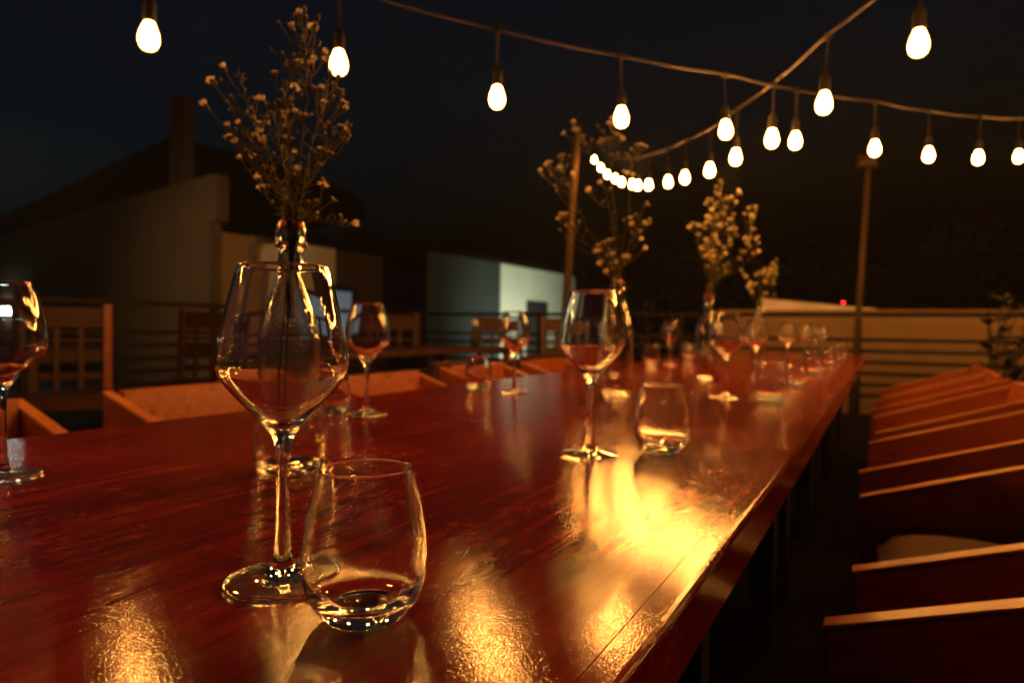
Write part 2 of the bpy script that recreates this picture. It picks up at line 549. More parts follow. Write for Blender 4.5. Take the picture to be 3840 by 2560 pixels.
# ------------------------------------------------------------------ boundary wall behind the far railing
bw = empty('boundary_wall', (0, 9.65, -0.35), label='low tan wall running behind the far railing', cat='wall')
w = MB(); w.box((-2.0, 0, 0), (7.0, 0.2, 1.54)); w.build('wall', MAT['wall_tan'], bw)
c = MB(); c.box((-2.02, -0.03, 1.54), (7.02, 0.23, 1.565)); c.build('coping', MAT['wall_tan'], bw)
pr_ = MB()
pr_.prism([(-1.45, 1.566), (-0.1, 1.566), (-0.1, 1.58), (-1.45, 1.72)], 'y', 0.01, 0.19)
pr_.build('parapet', MAT['coping'], bw, label='cream painted raised parapet that slopes down')

# red beacon on a distant mast
mast = empty('beacon_mast', (-2.42, 50, -0.35), label='distant thin mast carrying a small red beacon', cat='mast')
m_ = MB(); m_.tube([(0, 0, 0), (0, 0, 3.15)], [0.06, 0.03], 6); m_.build('pole', MAT['iron'], mast)
m_ = MB(); m_.lathe([(0, 3.15), (0.07, 3.17), (0.085, 3.25), (0.07, 3.33), (0, 3.36)], 12); m_.build('beacon', MAT['red'], mast)

# ------------------------------------------------------------------ railings
RAILS = [0.85, 0.725, 0.60, 0.475, 0.35, 0.225]
def railing(name, p0, p1, npost, label):
    L = math.hypot(p1[0] - p0[0], p1[1] - p0[1])
    o = empty(name, (p0[0], p0[1], 0), math.atan2(p1[1] - p0[1], p1[0] - p0[0]), label=label, cat='railing')
    t = MB(); t.box((0, -0.03, 1.105), (L, 0.03, 1.155)); t.build('top_rail', MAT['iron'], o, bevel=0.006)
    me = None
    for z in RAILS:
        if me is None:
            b = MB(); b.box((0.026, -0.014, -0.021), (L - 0.026, 0.014, 0.021)); me = b.mesh('rail', MAT['iron'])
        place(me, 'rail', o, (0, 0, z))
    b = MB(); b.box((-0.025, -0.025, 0), (0.025, 0.025, 1.105)); mp = b.mesh('post', MAT['iron'])
    for i in range(npost):
        place(mp, 'post', o, (L * i / (npost - 1), 0, 0))
    return o
railing('railing', (-6.25, -2.5), (-6.25, 8.52), 7, 'black railing along the left side of the terrace in front of the houses')
railing('railing', (-6.25, 8.6), (5.75, 8.6), 7, 'black railing across the far end of the terrace in front of the tan wall')

# ------------------------------------------------------------------ poles of the string lights
def pole(base, top, r, label, box=False):
    o = empty('light_pole', base, label=label, cat='pole', group='poles that hold the string lights')
    v = Vector(top) - Vector(base)
    m = MB(); m.tube([(0, 0, 0), v * 0.5, v], [r * 1.1, r, r * 0.85], 10); m.build('pole', MAT['post'], o)
    m = MB(); m.box((-0.09, -0.09, 0), (0.09, 0.09, 0.012)); m.build('base_plate', MAT['iron'], o)
    if box:
        m = MB(); m.box((v.x - 0.11, v.y - 0.07, v.z - 0.02), (v.x + 0.10, v.y + 0.07, v.z + 0.13)); b = m.build('junction_box', MAT['iron'], o, bevel=0.01)
        m = MB(); m.box((v.x - 0.075, v.y - 0.085, v.z), (v.x + 0.075, v.y - 0.071, v.z + 0.06)); m.build('cover', MAT['post'], b)
    else:
        m = MB(); m.tube([(v.x, v.y, v.z - 0.08), (v.x + 0.05, v.y - 0.06, v.z - 0.06), (v.x + 0.06, v.y - 0.10, v.z)], 0.008, 6); m.build('hook', MAT['iron'], o)
    return o
pole((-3.84, 8.42, 0), (-3.64, 8.42, 3.62), 0.052, 'tall timber pole behind the second bouquet where one light string ends')
pole((-0.30, 8.42, 0), (-0.19, 8.42, 2.74), 0.034, 'timber pole past the far end of the table with a dark box on top', True)
pole((2.75, 8.42, 0), (2.75, 8.42, 3.2), 0.07, 'timber pole at the far right corner of the terrace, out of the picture')
pole((-3.5, -1.4, 0), (-3.5, -1.4, 2.42), 0.07, 'timber pole left of the camera, out of the picture')
pole((.98, 1.12, 0), (.98, 1.12, 2.27), 0.07, 'timber pole right of the camera, out of the picture')

pole((2.35, 2.36, 0), (2.35, 2.36, 2.98), 0.05, 'timber pole behind the right hand chairs, out of the picture')

# ------------------------------------------------------------------ string lights
bm_ = MB(); bm_.lathe([(0, -0.044), (0.012, -0.0418), (0.0215, -0.0345), (0.0275, -0.021), (0.0283, -0.007), (0.0255, 0.008), (0.0205, 0.021), (0.0165, 0.031), (0.0150, 0.036), (0, 0.0365)], 20)
BULB = bm_.mesh('bulb', MAT['bulb'])
hm = MB()
hm.lathe([(0, 0.037), (0.0170, 0.0375), (0.019, 0.046), (0.0175, 0.090), (0.0125, 0.100), (0.006, 0.108), (0.0035, 0.115), (0.0035, 0.222), (0.008, 0.226), (0.010, 0.238), (0.010, 0.252), (0, 0.254)], 12)
hm.box((-0.017, -0.008, 0.231), (0.017, 0.008, 0.247))
HOLDER = hm.mesh('lamp_holder', MAT['rubber'])

def string_light(bulbs, a0, a1, label):
    o = empty('string_light', a0, label=label, cat='string lights', group='warm bulb strings over the terrace')
    O = Vector(a0)
    wire = [Vector(a0)]
    tops = [Vector(b) + Vector((0, 0, 0.24)) for b in bulbs]
    for i, t in enumerate(tops):
        if i:
            mid = (tops[i - 1] + t) / 2
            mid.z -= 0.006
            wire.append(mid)
        wire.append(t)
    wire.append(Vector(a1))
    m = MB(); m.tube([p - O for p in curve3(wire, 3)], 0.0042, 6); m.build('wire', MAT['cable'], o)
    for i, b in enumerate(bulbs):
        d = (Vector(bulbs[min(i + 1, len(bulbs) - 1)]) - Vector(bulbs[max(i - 1, 0)]))
        h = place(HOLDER, 'lamp_holder', o, Vector(b) - O, (random.uniform(-.04, .04), random.uniform(-.04, .04), math.atan2(d.y, d.x)))
        place(BULB, 'bulb', h)
W1 = [(-3.02, -.62, 1.95), (-2.73, -.16, 1.88), (-2.44, .30, 1.82), (-2.15, .762, 1.785), (-1.858, 1.223, 1.759), (-1.571, 1.685, 1.793), (-1.254, 2.164, 1.778), (-.948, 2.636, 1.794), (-.634, 3.113, 1.827),
      (-.395, 3.549, 1.857), (-.064, 4.035, 1.896), (.197, 4.483, 1.936), (.472, 4.939, 1.993), (.729, 5.385, 2.071),
      (1.01, 5.84, 2.16), (1.28, 6.29, 2.27), (1.55, 6.74, 2.40), (1.83, 7.19, 2.55), (2.10, 7.64, 2.70)]
W2 = [(.35, 1.98, 1.83),
      (.072, 2.374, 1.803), (-.213, 2.777, 1.785), (-.453, 3.204, 1.789), (-.688, 3.634, 1.829), (-.916, 4.068, 1.875),
      (-1.17, 4.487, 1.939), (-1.403, 4.919, 2.015), (-1.678, 5.327, 2.094), (-1.911, 5.758, 2.192), (-2.114, 6.205, 2.303),
      (-2.368, 6.625, 2.427), (-2.598, 7.058, 2.568), (-2.849, 7.479, 2.724), (-3.097, 7.902, 2.914), (-3.352, 8.32, 3.129)]
W3 = [(2.42 + .02 * i, 3.3 + .52 * i, 2.42 + .012 * (i - 3) ** 2) for i in range(9)]
string_light(W3, (2.35, 2.4, 2.95), (2.72, 8.42, 3.16), 'string of warm bulbs over the right side of the terrace, out of the picture')
string_light(W1, (-3.5, -1.4, 2.40), (2.75, 8.42, 3.18), 'string of warm bulbs crossing the picture from upper left to the right edge')
string_light(W2, (.98, 1.12, 2.25), (-3.62, 8.42, 3.58), 'string of warm bulbs sagging from the upper right down to the far left pole')

# ------------------------------------------------------------------ tables
X0, X1 = -1.175, -0.113
SEAM = [-0.14, 1.11, 2.36, 3.61, 4.86, 6.11]
LIFT = [0, 0, 0, 0, 0]
tnames = ['nearest varnished wooden table, with the big wine glass and stemless tumbler standing on it',
          'second varnished wooden table from the camera, carrying the bright bulb reflection at its near corner',
          'third varnished wooden table from the camera in the long row',
          'fourth varnished wooden table from the camera in the long row',
          'farthest varnished wooden table at the end of the row near the pole']
def table(y0, y1, z, label):
    o = empty('table', ((X0 + X1) / 2, (y0 + y1) / 2, 0), label=label, cat='table', group='tables pushed end to end in one row')
    hx, hy = (X1 - X0) / 2, (y1 - y0) / 2 - 0.0006
    e = 0.022
    m = MB(); m.box((-hx + e, -hy, z - 0.038), (hx - e, hy, z)); m.build('tabletop', MAT['table'], o)
    m = MB()
    e0 = e
    m.prism([(0, z - 0.048), (e0, z - 0.048), (e0, z - 0.006), (e0 - 0.0007, z - 0.0032), (e0 - 0.0026, z - 0.0010), (e0 - 0.0055, z - 0.0002), (0.0004, z - 0.0002), (0, z - 0.0006)], 'y', -hy, hy)
    me = m.mesh('edge_board', MAT['table'])
    place(me, 'edge_board', o, (hx - e0, 0, 0)); place(me, 'edge_board', o, (-hx + e0, 0, 0), (0, 0, math.pi))
    m = MB(); m.box((-hx + 0.12, -hy + 0.10, z - 0.12), (hx - 0.12, hy - 0.10, z - 0.039)); m.build('apron', MAT['frame'], o)  # near-black apron and legs paint in the shade under the top
    m = MB(); m.box((-0.035, -0.035, 0), (0.035, 0.035, z - 0.121)); me = m.mesh('leg', MAT['frame'], 0.003)
    for sx in (-1, 1):
        for sy in (-1, 1):
            place(me, 'leg', o, (sx * (hx - 0.20), sy * (hy - 0.16), 0))
for i in range(5):
    table(SEAM[i], SEAM[i + 1], 0.76 + LIFT[i], tnames[i])
def ztop(y):
    for i in range(5):
        if y < SEAM[i + 1]: return 0.76 + LIFT[i] + 0.0004
    return 0.7604

# ------------------------------------------------------------------ armchairs with solid sloping sides
def make_armchair():
    """front at x = 0, back towards +x, width along y"""
    o = empty('armchair')
    wd, hw = 0.034, 0.32
    m = MB(); m.prism([(0, 0.03), (0.575, 0.03), (0.60, 0.716), (0.0, 0.52)], 'y', 0, wd)
    me = m.mesh('side_panel', MAT['chair'], 0.004)
    place(me, 'side_panel', o, (0, -hw, 0)); place(me, 'side_panel', o, (0, hw - wd, 0))
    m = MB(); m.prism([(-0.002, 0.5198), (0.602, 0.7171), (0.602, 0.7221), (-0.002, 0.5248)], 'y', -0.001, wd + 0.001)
    me = m.mesh('arm_sheen_strip', MAT['cap'], 0.0015)  # strip added to carry the painted sheen
    place(me, 'arm_sheen_strip', o, (0, -hw, 0)); place(me, 'arm_sheen_strip', o, (0, hw - wd, 0))
    m = MB(); m.prism([(0.03, 0.335), (0.50, 0.285), (0.50, 0.31), (0.03, 0.36)], 'y', -hw + wd + .001, hw - wd - .001); m.build('seat', MAT['chair'], o, bevel=0.002)
    m = MB(); m.prism([(0.455, 0.20), (0.485, 0.20), (0.575, 0.725), (0.545, 0.725)], 'y', -hw + wd + .001, hw - wd - .001); m.build('backrest', MAT['chair'], o, bevel=0.0025)
    m = MB(); m.box((0.012, -hw + wd + .001, 0.22), (0.036, hw - wd - .001, 0.332)); m.build('front_rail', MAT['chair'], o, bevel=0.002)
    return o
proto = make_armchair()
used = [False]
def armchair(x, y, rz, label, group='sloping wooden armchairs along the table', z=0, dark=False):
    o = proto if not used[0] else copy_tree(proto)
    used[0] = True
    o.location = (x, y, z); o.rotation_euler = (0, 0, rz)
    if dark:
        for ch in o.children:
            ch.data = ch.data.copy(); ch.data.materials[0] = MAT['slat']  # darker wood paints the second row as unlit
    return tag(o, label, 'armchair', group)
rl = ['sloping wooden armchair at the lower right corner, nearest the camera',
      'sloping wooden armchair on the right with a tan cushion on its seat',
      'third sloping wooden armchair from the camera on the right of the table',
      'fourth sloping wooden armchair from the camera on the right of the table',
      'fifth sloping wooden armchair from the camera on the right of the table',
      'sixth sloping wooden armchair on the right of the table, beside the leafy shrub']
for i, (y, x, dr) in enumerate([(0.765, -0.066, 0), (1.638, -0.042, 0.5), (2.58, -0.05, -1.2), (3.49, -0.03, 1.4), (4.42, -0.045, -1.6), (5.28, -0.015, 1.0)]):
    armchair(x, y, R_(dr), rl[i])
ll = ['sloping wooden armchair at the left edge behind the cut-off wine glass',
      'sloping wooden armchair left of the table directly behind the big wine glass',
      'third sloping wooden armchair on the left side, behind the wine glass right of the bottle',
      'fourth sloping wooden armchair on the left side, behind the small tumbler',
      'fifth sloping wooden armchair on the left side, with a brightly lit arm',
      'sixth sloping wooden armchair on the left side near the far end']
for i, (y, x, dr) in enumerate([(0.72, -1.56, 0), (1.60, -1.58, 0), (2.44, -1.45, 0.5), (3.38, -1.52, -1), (4.28, -1.50, 1), (5.2, -1.5, 0)]):
    armchair(x, y, math.pi + R_(dr), ll[i])

# cushion and dark shawl on the second chair of the right row
def pillow(sx, sy, sz, n=14):
    m = MB(); V = []; F = []
    def sgn(t): return math.copysign(abs(t) ** 0.55, t)
    for i in range(n + 1):
        for j in range(n + 1):
            u, v = 2 * i / n - 1, 2 * j / n - 1
            hgt = max(0.0, (1 - u ** 4) * (1 - v ** 4)) ** 0.5
            V.append((u * sx * (1 - 0.05 * (1 - v * v)), v * sy * (1 - 0.05 * (1 - u * u)), hgt * sz * (1 + 0.10 * math.sin(3.1 * u + 2 * v))))
    k = (n + 1) ** 2
    V += [(x, y, -z * 0.35) for x, y, z in V]
    for i in range(n):
        for j in range(n):
            a = i * (n + 1) + j
            F.append((a, a + n + 1, a + n + 2, a + 1))
            F.append((k + a, k + a + 1, k + a + n + 2, k + a + n + 1))
    m.add(V, F, True)
    return m
cu = pillow(0.225, 0.265, 0.085).build('seat_cushion', MAT['cushion'], label='tan cushion lying on the seat of the right hand armchair', cat='cushion')
cu.location = (0.215, 1.638, 0.40); cu.rotation_euler = (0, R_(5), 0)
cu = pillow(0.12, 0.24, 0.09).build('back_cushion', MAT['blackcloth'], label='black cushion propped behind the tan one on the right hand armchair', cat='cushion')
cu.location = (0.42, 1.66, 0.52); cu.rotation_euler = (0, R_(-70), 0)

# ------------------------------------------------------------------ second row: table, slat back chairs, armchairs
t2 = empty('side_table', (-3.6, 4.6, 0), label='dark wooden table in the second row, left behind the armchairs', cat='table')
m = MB(); m.box((-0.45, -1.3, 0.715), (0.45, 1.3, 0.752)); m.build('tabletop', MAT['slat'], t2, bevel=0.003)
m = MB(); m.box((-0.03, -0.03, 0), (0.03, 0.03, 0.714)); me = m.mesh('leg', MAT['chair'])
for sx in (-1, 1):
    for sy in (-1, 1): place(me, 'leg', t2, (sx * 0.38, sy * 1.2, 0))
bt = empty('small_bottle', (-3.2, 5.17, 0.7525), label='small dark bottle with a white cap on the second row table', cat='bottle')
m = MB(); m.lathe([(0, 0), (0.033, 0.001), (0.035, 0.01), (0.035, 0.11), (0.03, 0.135), (0.016, 0.16), (0.015, 0.20), (0, 0.201)], 16); m.build('body', MAT['darkglass'], bt)
m = MB(); m.lathe([(0, 0.2015), (0.026, 0.202), (0.028, 0.21), (0.028, 0.24), (0.02, 0.25), (0, 0.251)], 16); m.build('cap', MAT['white'], bt)

def make_slat_chair():
    """back at y = 0 seen from +y... width along x, seat towards -y"""
    o = empty('slat_chair')
    hw = 0.22
    m = MB(); m.prism([(-0.03, 0), (0.03, 0), (0.025, 0.46), (0.075, 1.07), (0.02, 1.07), (-0.03, 0.46)], 'x', -0.026, 0.026)
    me = m.mesh('back_post', MAT['slat'], 0.003)
    place(me, 'back_post', o, (-hw, 0, 0)); place(me, 'back_post', o, (hw, 0, 0))
    m = MB(); m.box((-0.022, -0.022, 0), (0.022, 0.022, 0.44)); me = m.mesh('leg', MAT['slat'], 0.002)
    place(me, 'leg', o, (-hw, -0.42, 0)); place(me, 'leg', o, (hw, -0.42, 0))
    m = MB(); m.box((-hw + 0.027, 0.022, 0.90), (hw - 0.027, 0.044, 1.045)); m.build('top_rail', MAT['slat'], o, bevel=0.003)
    for z, h, y in ((0.80, 0.025, 0.018), (0.66, 0.085, 0.010), (0.54, 0.045, 0.0)):
        m = MB(); m.box((-hw + 0.027, y, z), (hw - 0.027, y + 0.02, z + h)); m.build('slat', MAT['slat'], o, bevel=0.002)
    for x in (-0.085, 0.06):
        m = MB(); m.prism([(-0.024, 0.47), (-0.006, 0.47), (0.018, 0.90), (0.0, 0.90)], 'x', x - 0.015, x + 0.015); m.build('upright', MAT['slat'], o)
    m = MB(); m.box((-hw - 0.02, -0.44, 0.441), (hw + 0.02, -0.032, 0.466)); m.build('seat', MAT['slat'], o, bevel=0.003)
    m = MB(); m.box((-hw + 0.03, -0.435, 0.37), (hw - 0.03, -0.415, 0.44)); m.build('seat_rail', MAT['slat'], o)
    return o
sp = make_slat_chair()
su = [False]
SLAT_POST = [c for c in sp.children if c.name.startswith('back_post')][0].data
def slat_chair(x, y, rz, label):
    o = sp if not su[0] else copy_tree(sp)
    if su[0]:
        for ch in o.children:
            if ch.name.startswith('back_post'):
                ch.data = SLAT_POST
                if 'label' in ch: del ch['label']
    su[0] = True
    o.location = (x, y, 0); o.rotation_euler = (0, 0, R_(rz))
    tag(o, label, 'chair', 'slat back chairs near the left railing')
slat_chair(-5.0, 2.72, 60, 'slat back wooden chair with one post painted orange as lit, nearest on the left')
for ch in sp.children:
    if ch.name.startswith('back_post') and ch.location.x > 0:
        ch.data = ch.data.copy(); ch.data.materials[0] = MAT['chair']; ch['label'] = 'back post painted orange as lit'  # lighter wood paints this one post as lit
slat_chair(-5.2, 3.95, 28, 'second slat back wooden chair from the left, in front of the railing')
slat_chair(-4.7, 4.40, 28, 'slat back wooden chair just left of the big wine glass, in front of the railing')
slat_chair(-4.25, 5.35, 30, 'slat back wooden chair behind the wine glass right of the bottle')
slat_chair(-3.55, 6.25, 28, 'slat back wooden chair beyond the second row table near the dark green wall')
slat_chair(-2.95, 6.55, 28, 'farthest slat back wooden chair near the pale wall')
g2 = 'armchairs of the second row on the left'
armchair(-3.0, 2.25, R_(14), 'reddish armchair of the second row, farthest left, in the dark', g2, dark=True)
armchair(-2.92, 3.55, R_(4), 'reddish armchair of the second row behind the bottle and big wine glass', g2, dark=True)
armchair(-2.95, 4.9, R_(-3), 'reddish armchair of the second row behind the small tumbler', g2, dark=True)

# ------------------------------------------------------------------ glassware
# wine glass: one closed glass surface cut at the joints into foot, stem and bowl
foot_prof = [(0, 0.0012), (0.020, 0.0010), (0.035, 0.0), (0.0378, 0.0006), (0.0386, 0.0018), (0.0380, 0.0030), (0.030, 0.0042), (0.020, 0.0056), (0.0125, 0.0078), (0.0085, 0.0112), (0.0066, 0.0155)]
stem_prof = [(0.0066, 0.0155), (0.0056, 0.026), (0.0047, 0.045), (0.0043, 0.066), (0.0046, 0.084), (0.0058, 0.0955), (0.0082, 0.1035)]
bowl_out = [(0.0082, 0.1035), (0.0135, 0.1100), (0.0215, 0.1190), (0.0330, 0.1315), (0.0412, 0.1420), (0.0441, 0.1510), (0.0438, 0.1600), (0.0412, 0.1760), (0.0375, 0.1930), (0.0335, 0.2090), (0.0305, 0.2195)]
bowl_in = [(0.0287, 0.2195), (0.0319, 0.2088), (0.0360, 0.1927), (0.0398, 0.1757), (0.0424, 0.1598), (0.0427, 0.1512), (0.0399, 0.1428), (0.0316, 0.1327), (0.0200, 0.1212), (0.0105, 0.1135), (0.0, 0.1105)]
rim = [(0.0303, 0.2203), (0.0296, 0.2206), (0.0289, 0.2203)]
FOOT = MB(); FOOT.lathe(smooth_prof(foot_prof, 4), 64); FOOT = FOOT.mesh('foot', MAT['thin'])
FOOT.materials.append(MAT['glass'])
for p_ in FOOT.polygons:        # the thick rolled rim and the swell under the stem stay solid glass
    r_ = math.hypot(p_.center.x, p_.center.y)
    if r_ > 0.0365 or r_ < 0.0125: p_.material_index = 1
STEM = MB(); STEM.lathe(smooth_prof(stem_prof, 4), 32); STEM = STEM.mesh('stem', MAT['glass'])
BOWL = MB(); BOWL.lathe(smooth_prof(bowl_out, 5) + rim + smooth_prof(bowl_in, 5), 72); BOWL = BOWL.mesh('bowl', MAT['glass'])
def wine_glass(x, y, label, s=1.0):
    o = empty('wine_glass', (x, y, ztop(y)), random.uniform(0, 6), label=label, cat='wine glass', group='wine glasses on the tables')
    o.scale = (s, s, s)
    place(FOOT, 'foot', o); place(STEM, 'stem', o); place(BOWL, 'bowl', o)
tum_out = [(0, 0.0010), (0.012, 0.0008), (0.0185, 0.0), (0.0225, 0.0012), (0.0270, 0.0050), (0.0330, 0.0130), (0.0367, 0.0230), (0.0380, 0.0340), (0.0376, 0.0470), (0.0354, 0.0640), (0.0318, 0.0800), (0.0283, 0.0925)]
tum_in = [(0.0266, 0.0925), (0.0301, 0.0797), (0.0338, 0.0636), (0.0359, 0.0470), (0.0361, 0.0345), (0.0345, 0.0250), (0.0300, 0.0170), (0.0225, 0.0128), (0.012, 0.0118), (0, 0.0120)]
tum_rim = [(0.0282, 0.0933), (0.0275, 0.0936), (0.0268, 0.0933)]
TUM = MB(); TUM.lathe(smooth_prof(tum_out, 5) + tum_rim + smooth_prof(tum_in, 5), 72); TUM = TUM.mesh('tumbler', MAT['glass'])
def tumbler(x, y, label, s=1.0):
    o = place(TUM, 'tumbler', None, (x, y, ztop(y)), (0, 0, random.uniform(0, 6)), (s, s, s))
    tag(o, label, 'glass', 'stemless glasses on the tables')

wine_glass(-0.367, 0.341, 'big wine glass in the foreground, standing in front of the glass bottle', 1.0)
wine_glass(-0.364, 0.903, 'wine glass in the middle of the picture beside the smaller stemless glass', 1.055)
wine_glass(-0.913, 1.066, 'wine glass just right of the big one, on the left side of the table', 1.02)
wine_glass(-0.905, 1.675, 'thin wine glass right of the small tumbler, in front of the pale house wall', 1.02)
wine_glass(-0.368, 1.870, 'wine glass with a bright lit foot, right of the third bottle', 1.02)
wine_glass(-0.893, 0.409, 'wine glass cut off by the left edge of the picture', 1.02)
wine_glass(-0.93, 2.52, 'wine glass on the left side of the third table, hidden behind the second bottle', 1.02)
wine_glass(-0.967, 3.48, 'small distant wine glass between the second and third bottles', 1.02)
wine_glass(-0.44, 2.80, 'wine glass in front of the fourth bouquet, on the right side of the table', 1.02)
wine_glass(-0.42, 3.62, 'distant wine glass, first one right of the fourth bouquet', 1.02)
wine_glass(-0.42, 4.45, 'distant wine glass, second one right of the fourth bouquet', 1.02)
wine_glass(-0.42, 5.15, 'farther distant wine glass, third one right of the fourth bouquet', 1.02)
wine_glass(-0.42, 5.80, 'farthest wine glass at the end of the right hand row', 1.02)
tumbler(-0.278, 0.324, 'large stemless glass in the foreground, touching the foot of the big wine glass')
tumbler(-0.283, 0.980, 'stemless glass beside the wine glass in the middle of the picture', 1.06)
tumbler(-1.005, 1.648, 'stemless glass in front of the armchair backs, left of the thin wine glass', 1.04)
tumbler(-0.985, 1.040, 'stemless glass half hidden behind the bowl of the big wine glass', 1.04)
tumbler(-0.246, 1.800, 'stemless glass with a glowing base, right of the wine glass with the lit foot', 1.08)
tumbler(-0.255, 2.375, 'second stemless glass from the one with the glowing base, along the right side', 1.08)
tumbler(-0.262, 3.12, 'third stemless glass along the right side of the far tables', 1.08)
tumbler(-0.262, 3.95, 'fourth stemless glass along the right side of the far tables', 1.08)
tumbler(-0.262, 4.60, 'fifth stemless glass along the right side of the far tables', 1.08)
tumbler(-0.262, 5.30, 'last stemless glass along the right side, close to the far end', 1.08)
tumbler(-1.02, 3.33, 'distant stemless glass left of the small distant wine glass', 1.08)
tumbler(-1.00, 3.98, 'distant stemless glass right of the small distant wine glass', 1.08)
tumbler(-0.93, 4.25, 'farthest stemless glass on the left side of the tables', 1.08)

# bottles
b_out = [(0, 0.006), (0.020, 0.004), (0.034, 0.0), (0.0400, 0.0016), (0.0424, 0.0075), (0.0424, 0.150), (0.0415, 0.170), (0.0375, 0.192), (0.0300, 0.214), (0.0218, 0.236), (0.0165, 0.254), (0.0148, 0.268), (0.0150, 0.2735)]
b_neck = [(0.0188, 0.2745), (0.0192, 0.2785), (0.0172, 0.2815), (0.0182, 0.2870), (0.0183, 0.2930), (0.0172, 0.3010), (0.0158, 0.3062), (0.0153, 0.3078), (0.0140, 0.3085), (0.0128, 0.3075)]
b_in = [(0.0125, 0.300), (0.0122, 0.268), (0.0140, 0.253), (0.0194, 0.235), (0.0277, 0.2125), (0.0352, 0.1905), (0.0392, 0.169), (0.0400, 0.150), (0.0400, 0.016), (0.034, 0.0095), (0.020, 0.0115), (0, 0.0130)]
BOT = MB(); BOT.lathe(smooth_prof(b_out, 4) + smooth_prof(b_neck, 3) + smooth_prof(b_in, 4), 64); BOT = BOT.mesh('bottle', MAT['bottle'])
def bottle(x, y, label):
    o = place(BOT, 'bottle', None, (x, y, ztop(y)), (0, 0, random.uniform(0, 6)))
    tag(o, label, 'bottle', 'clear bottles used as vases')
BOTS = [(-0.652, 0.617), (-0.622, 1.722), (-0.555, 2.488), (-0.611, 3.95)]
bottle(*BOTS[0], 'clear glass bottle behind the big wine glass, holding the nearest bouquet')
bottle(*BOTS[1], 'clear glass bottle behind the middle wine glass, holding the second bouquet')
bottle(*BOTS[2], 'clear glass bottle holding the third, densest bouquet')
bottle(*BOTS[3], 'distant clear glass bottle holding the fourth, smallest bouquet')

# ------------------------------------------------------------------ bouquets
fm = MB()
NP = 13
for k in range(NP):
    a = 2 * math.pi * k / NP + random.uniform(-.08, .08)
    rr = 0.0070 * random.uniform(0.85, 1.1)
    hh = random.uniform(0.0004, 0.0030)
    wv = 0.00105
    ca, sa = math.cos(a), math.sin(a)
    def P(r, w, z): return (ca * r - sa * w, sa * r + ca * w, z)
    fm.add([P(.0016, -wv * .5, .0012), P(.0016, wv * .5, .0012), P(rr * .6, wv, .0016 + hh * .7), P(rr * .6, -wv, .0016 + hh * .7), P(rr, 0, .0012 + hh)],
           [(0, 1, 2, 3), (3, 2, 4)], True)
pet = fm.mesh('flower', MAT['petal'])
fd = MB()
fd.v, fd.f, fd.sm = list(fm.v), list(fm.f), list(fm.sm)
npet = len(fd.f)
fd.lathe([(0, 0.0030), (0.0015, 0.0027), (0.0024, 0.0016), (0.0022, 0.0006)], 8)
nd = len(fd.f)
fd.lathe([(0.0023, 0.0010), (0.0021, -0.0015), (0.0008, -0.0048), (0, -0.005)], 8)
FLOWER = fd.mesh('flower', MAT['petal'])
FLOWER.materials.append(MAT['disc']); FLOWER.materials.append(MAT['stem'])
for i, p in enumerate(FLOWER.polygons):
    p.material_index = 0 if i < npet else (1 if i < nd else 2)
# half-closed flower: petals drawn up
fh = MB()
for k in range(10):
    a = 2 * math.pi * k / 10
    ca, sa = math.cos(a), math.sin(a)
    def P(r, w, z): return (ca * r - sa * w, sa * r + ca * w, z)
    fh.add([P(.0018, -.0006, .0005), P(.0018, .0006, .0005), P(.0036, .0010, .0040), P(.0036, -.0010, .0040), P(.0030 + .0012 * (k % 2), 0, .0068)], [(0, 1, 2, 3), (3, 2, 4)], True)
n0 = len(fh.f)
fh.lathe([(0.0022, 0.0022), (0.0025, 0.0), (0.0018, -0.0032), (0.0006, -0.005), (0, -0.0052)], 8)
HALF = fh.mesh('flower', MAT['petal'])
HALF.materials.append(MAT['stem'])
for i, p in enumerate(HALF.polygons): p.material_index = 0 if i < n0 else 1
bd = MB()
bd.lathe([(0, 0.0040), (0.0014, 0.0034), (0.0020, 0.0018)], 7); n1 = len(bd.f)
bd.lathe([(0.0020, 0.0018), (0.0022, 0.0), (0.0016, -0.0022), (0.0005, -0.0035), (0, -0.0036)], 7)
BUD = bd.mesh('bud', MAT['petal'])
BUD.materials.append(MAT['stem'])
for i, p in enumerate(BUD.polygons): p.material_index = 0 if i < n1 else 1

def orient(d):
    return Vector(d).to_track_quat('Z', 'Y').to_euler()

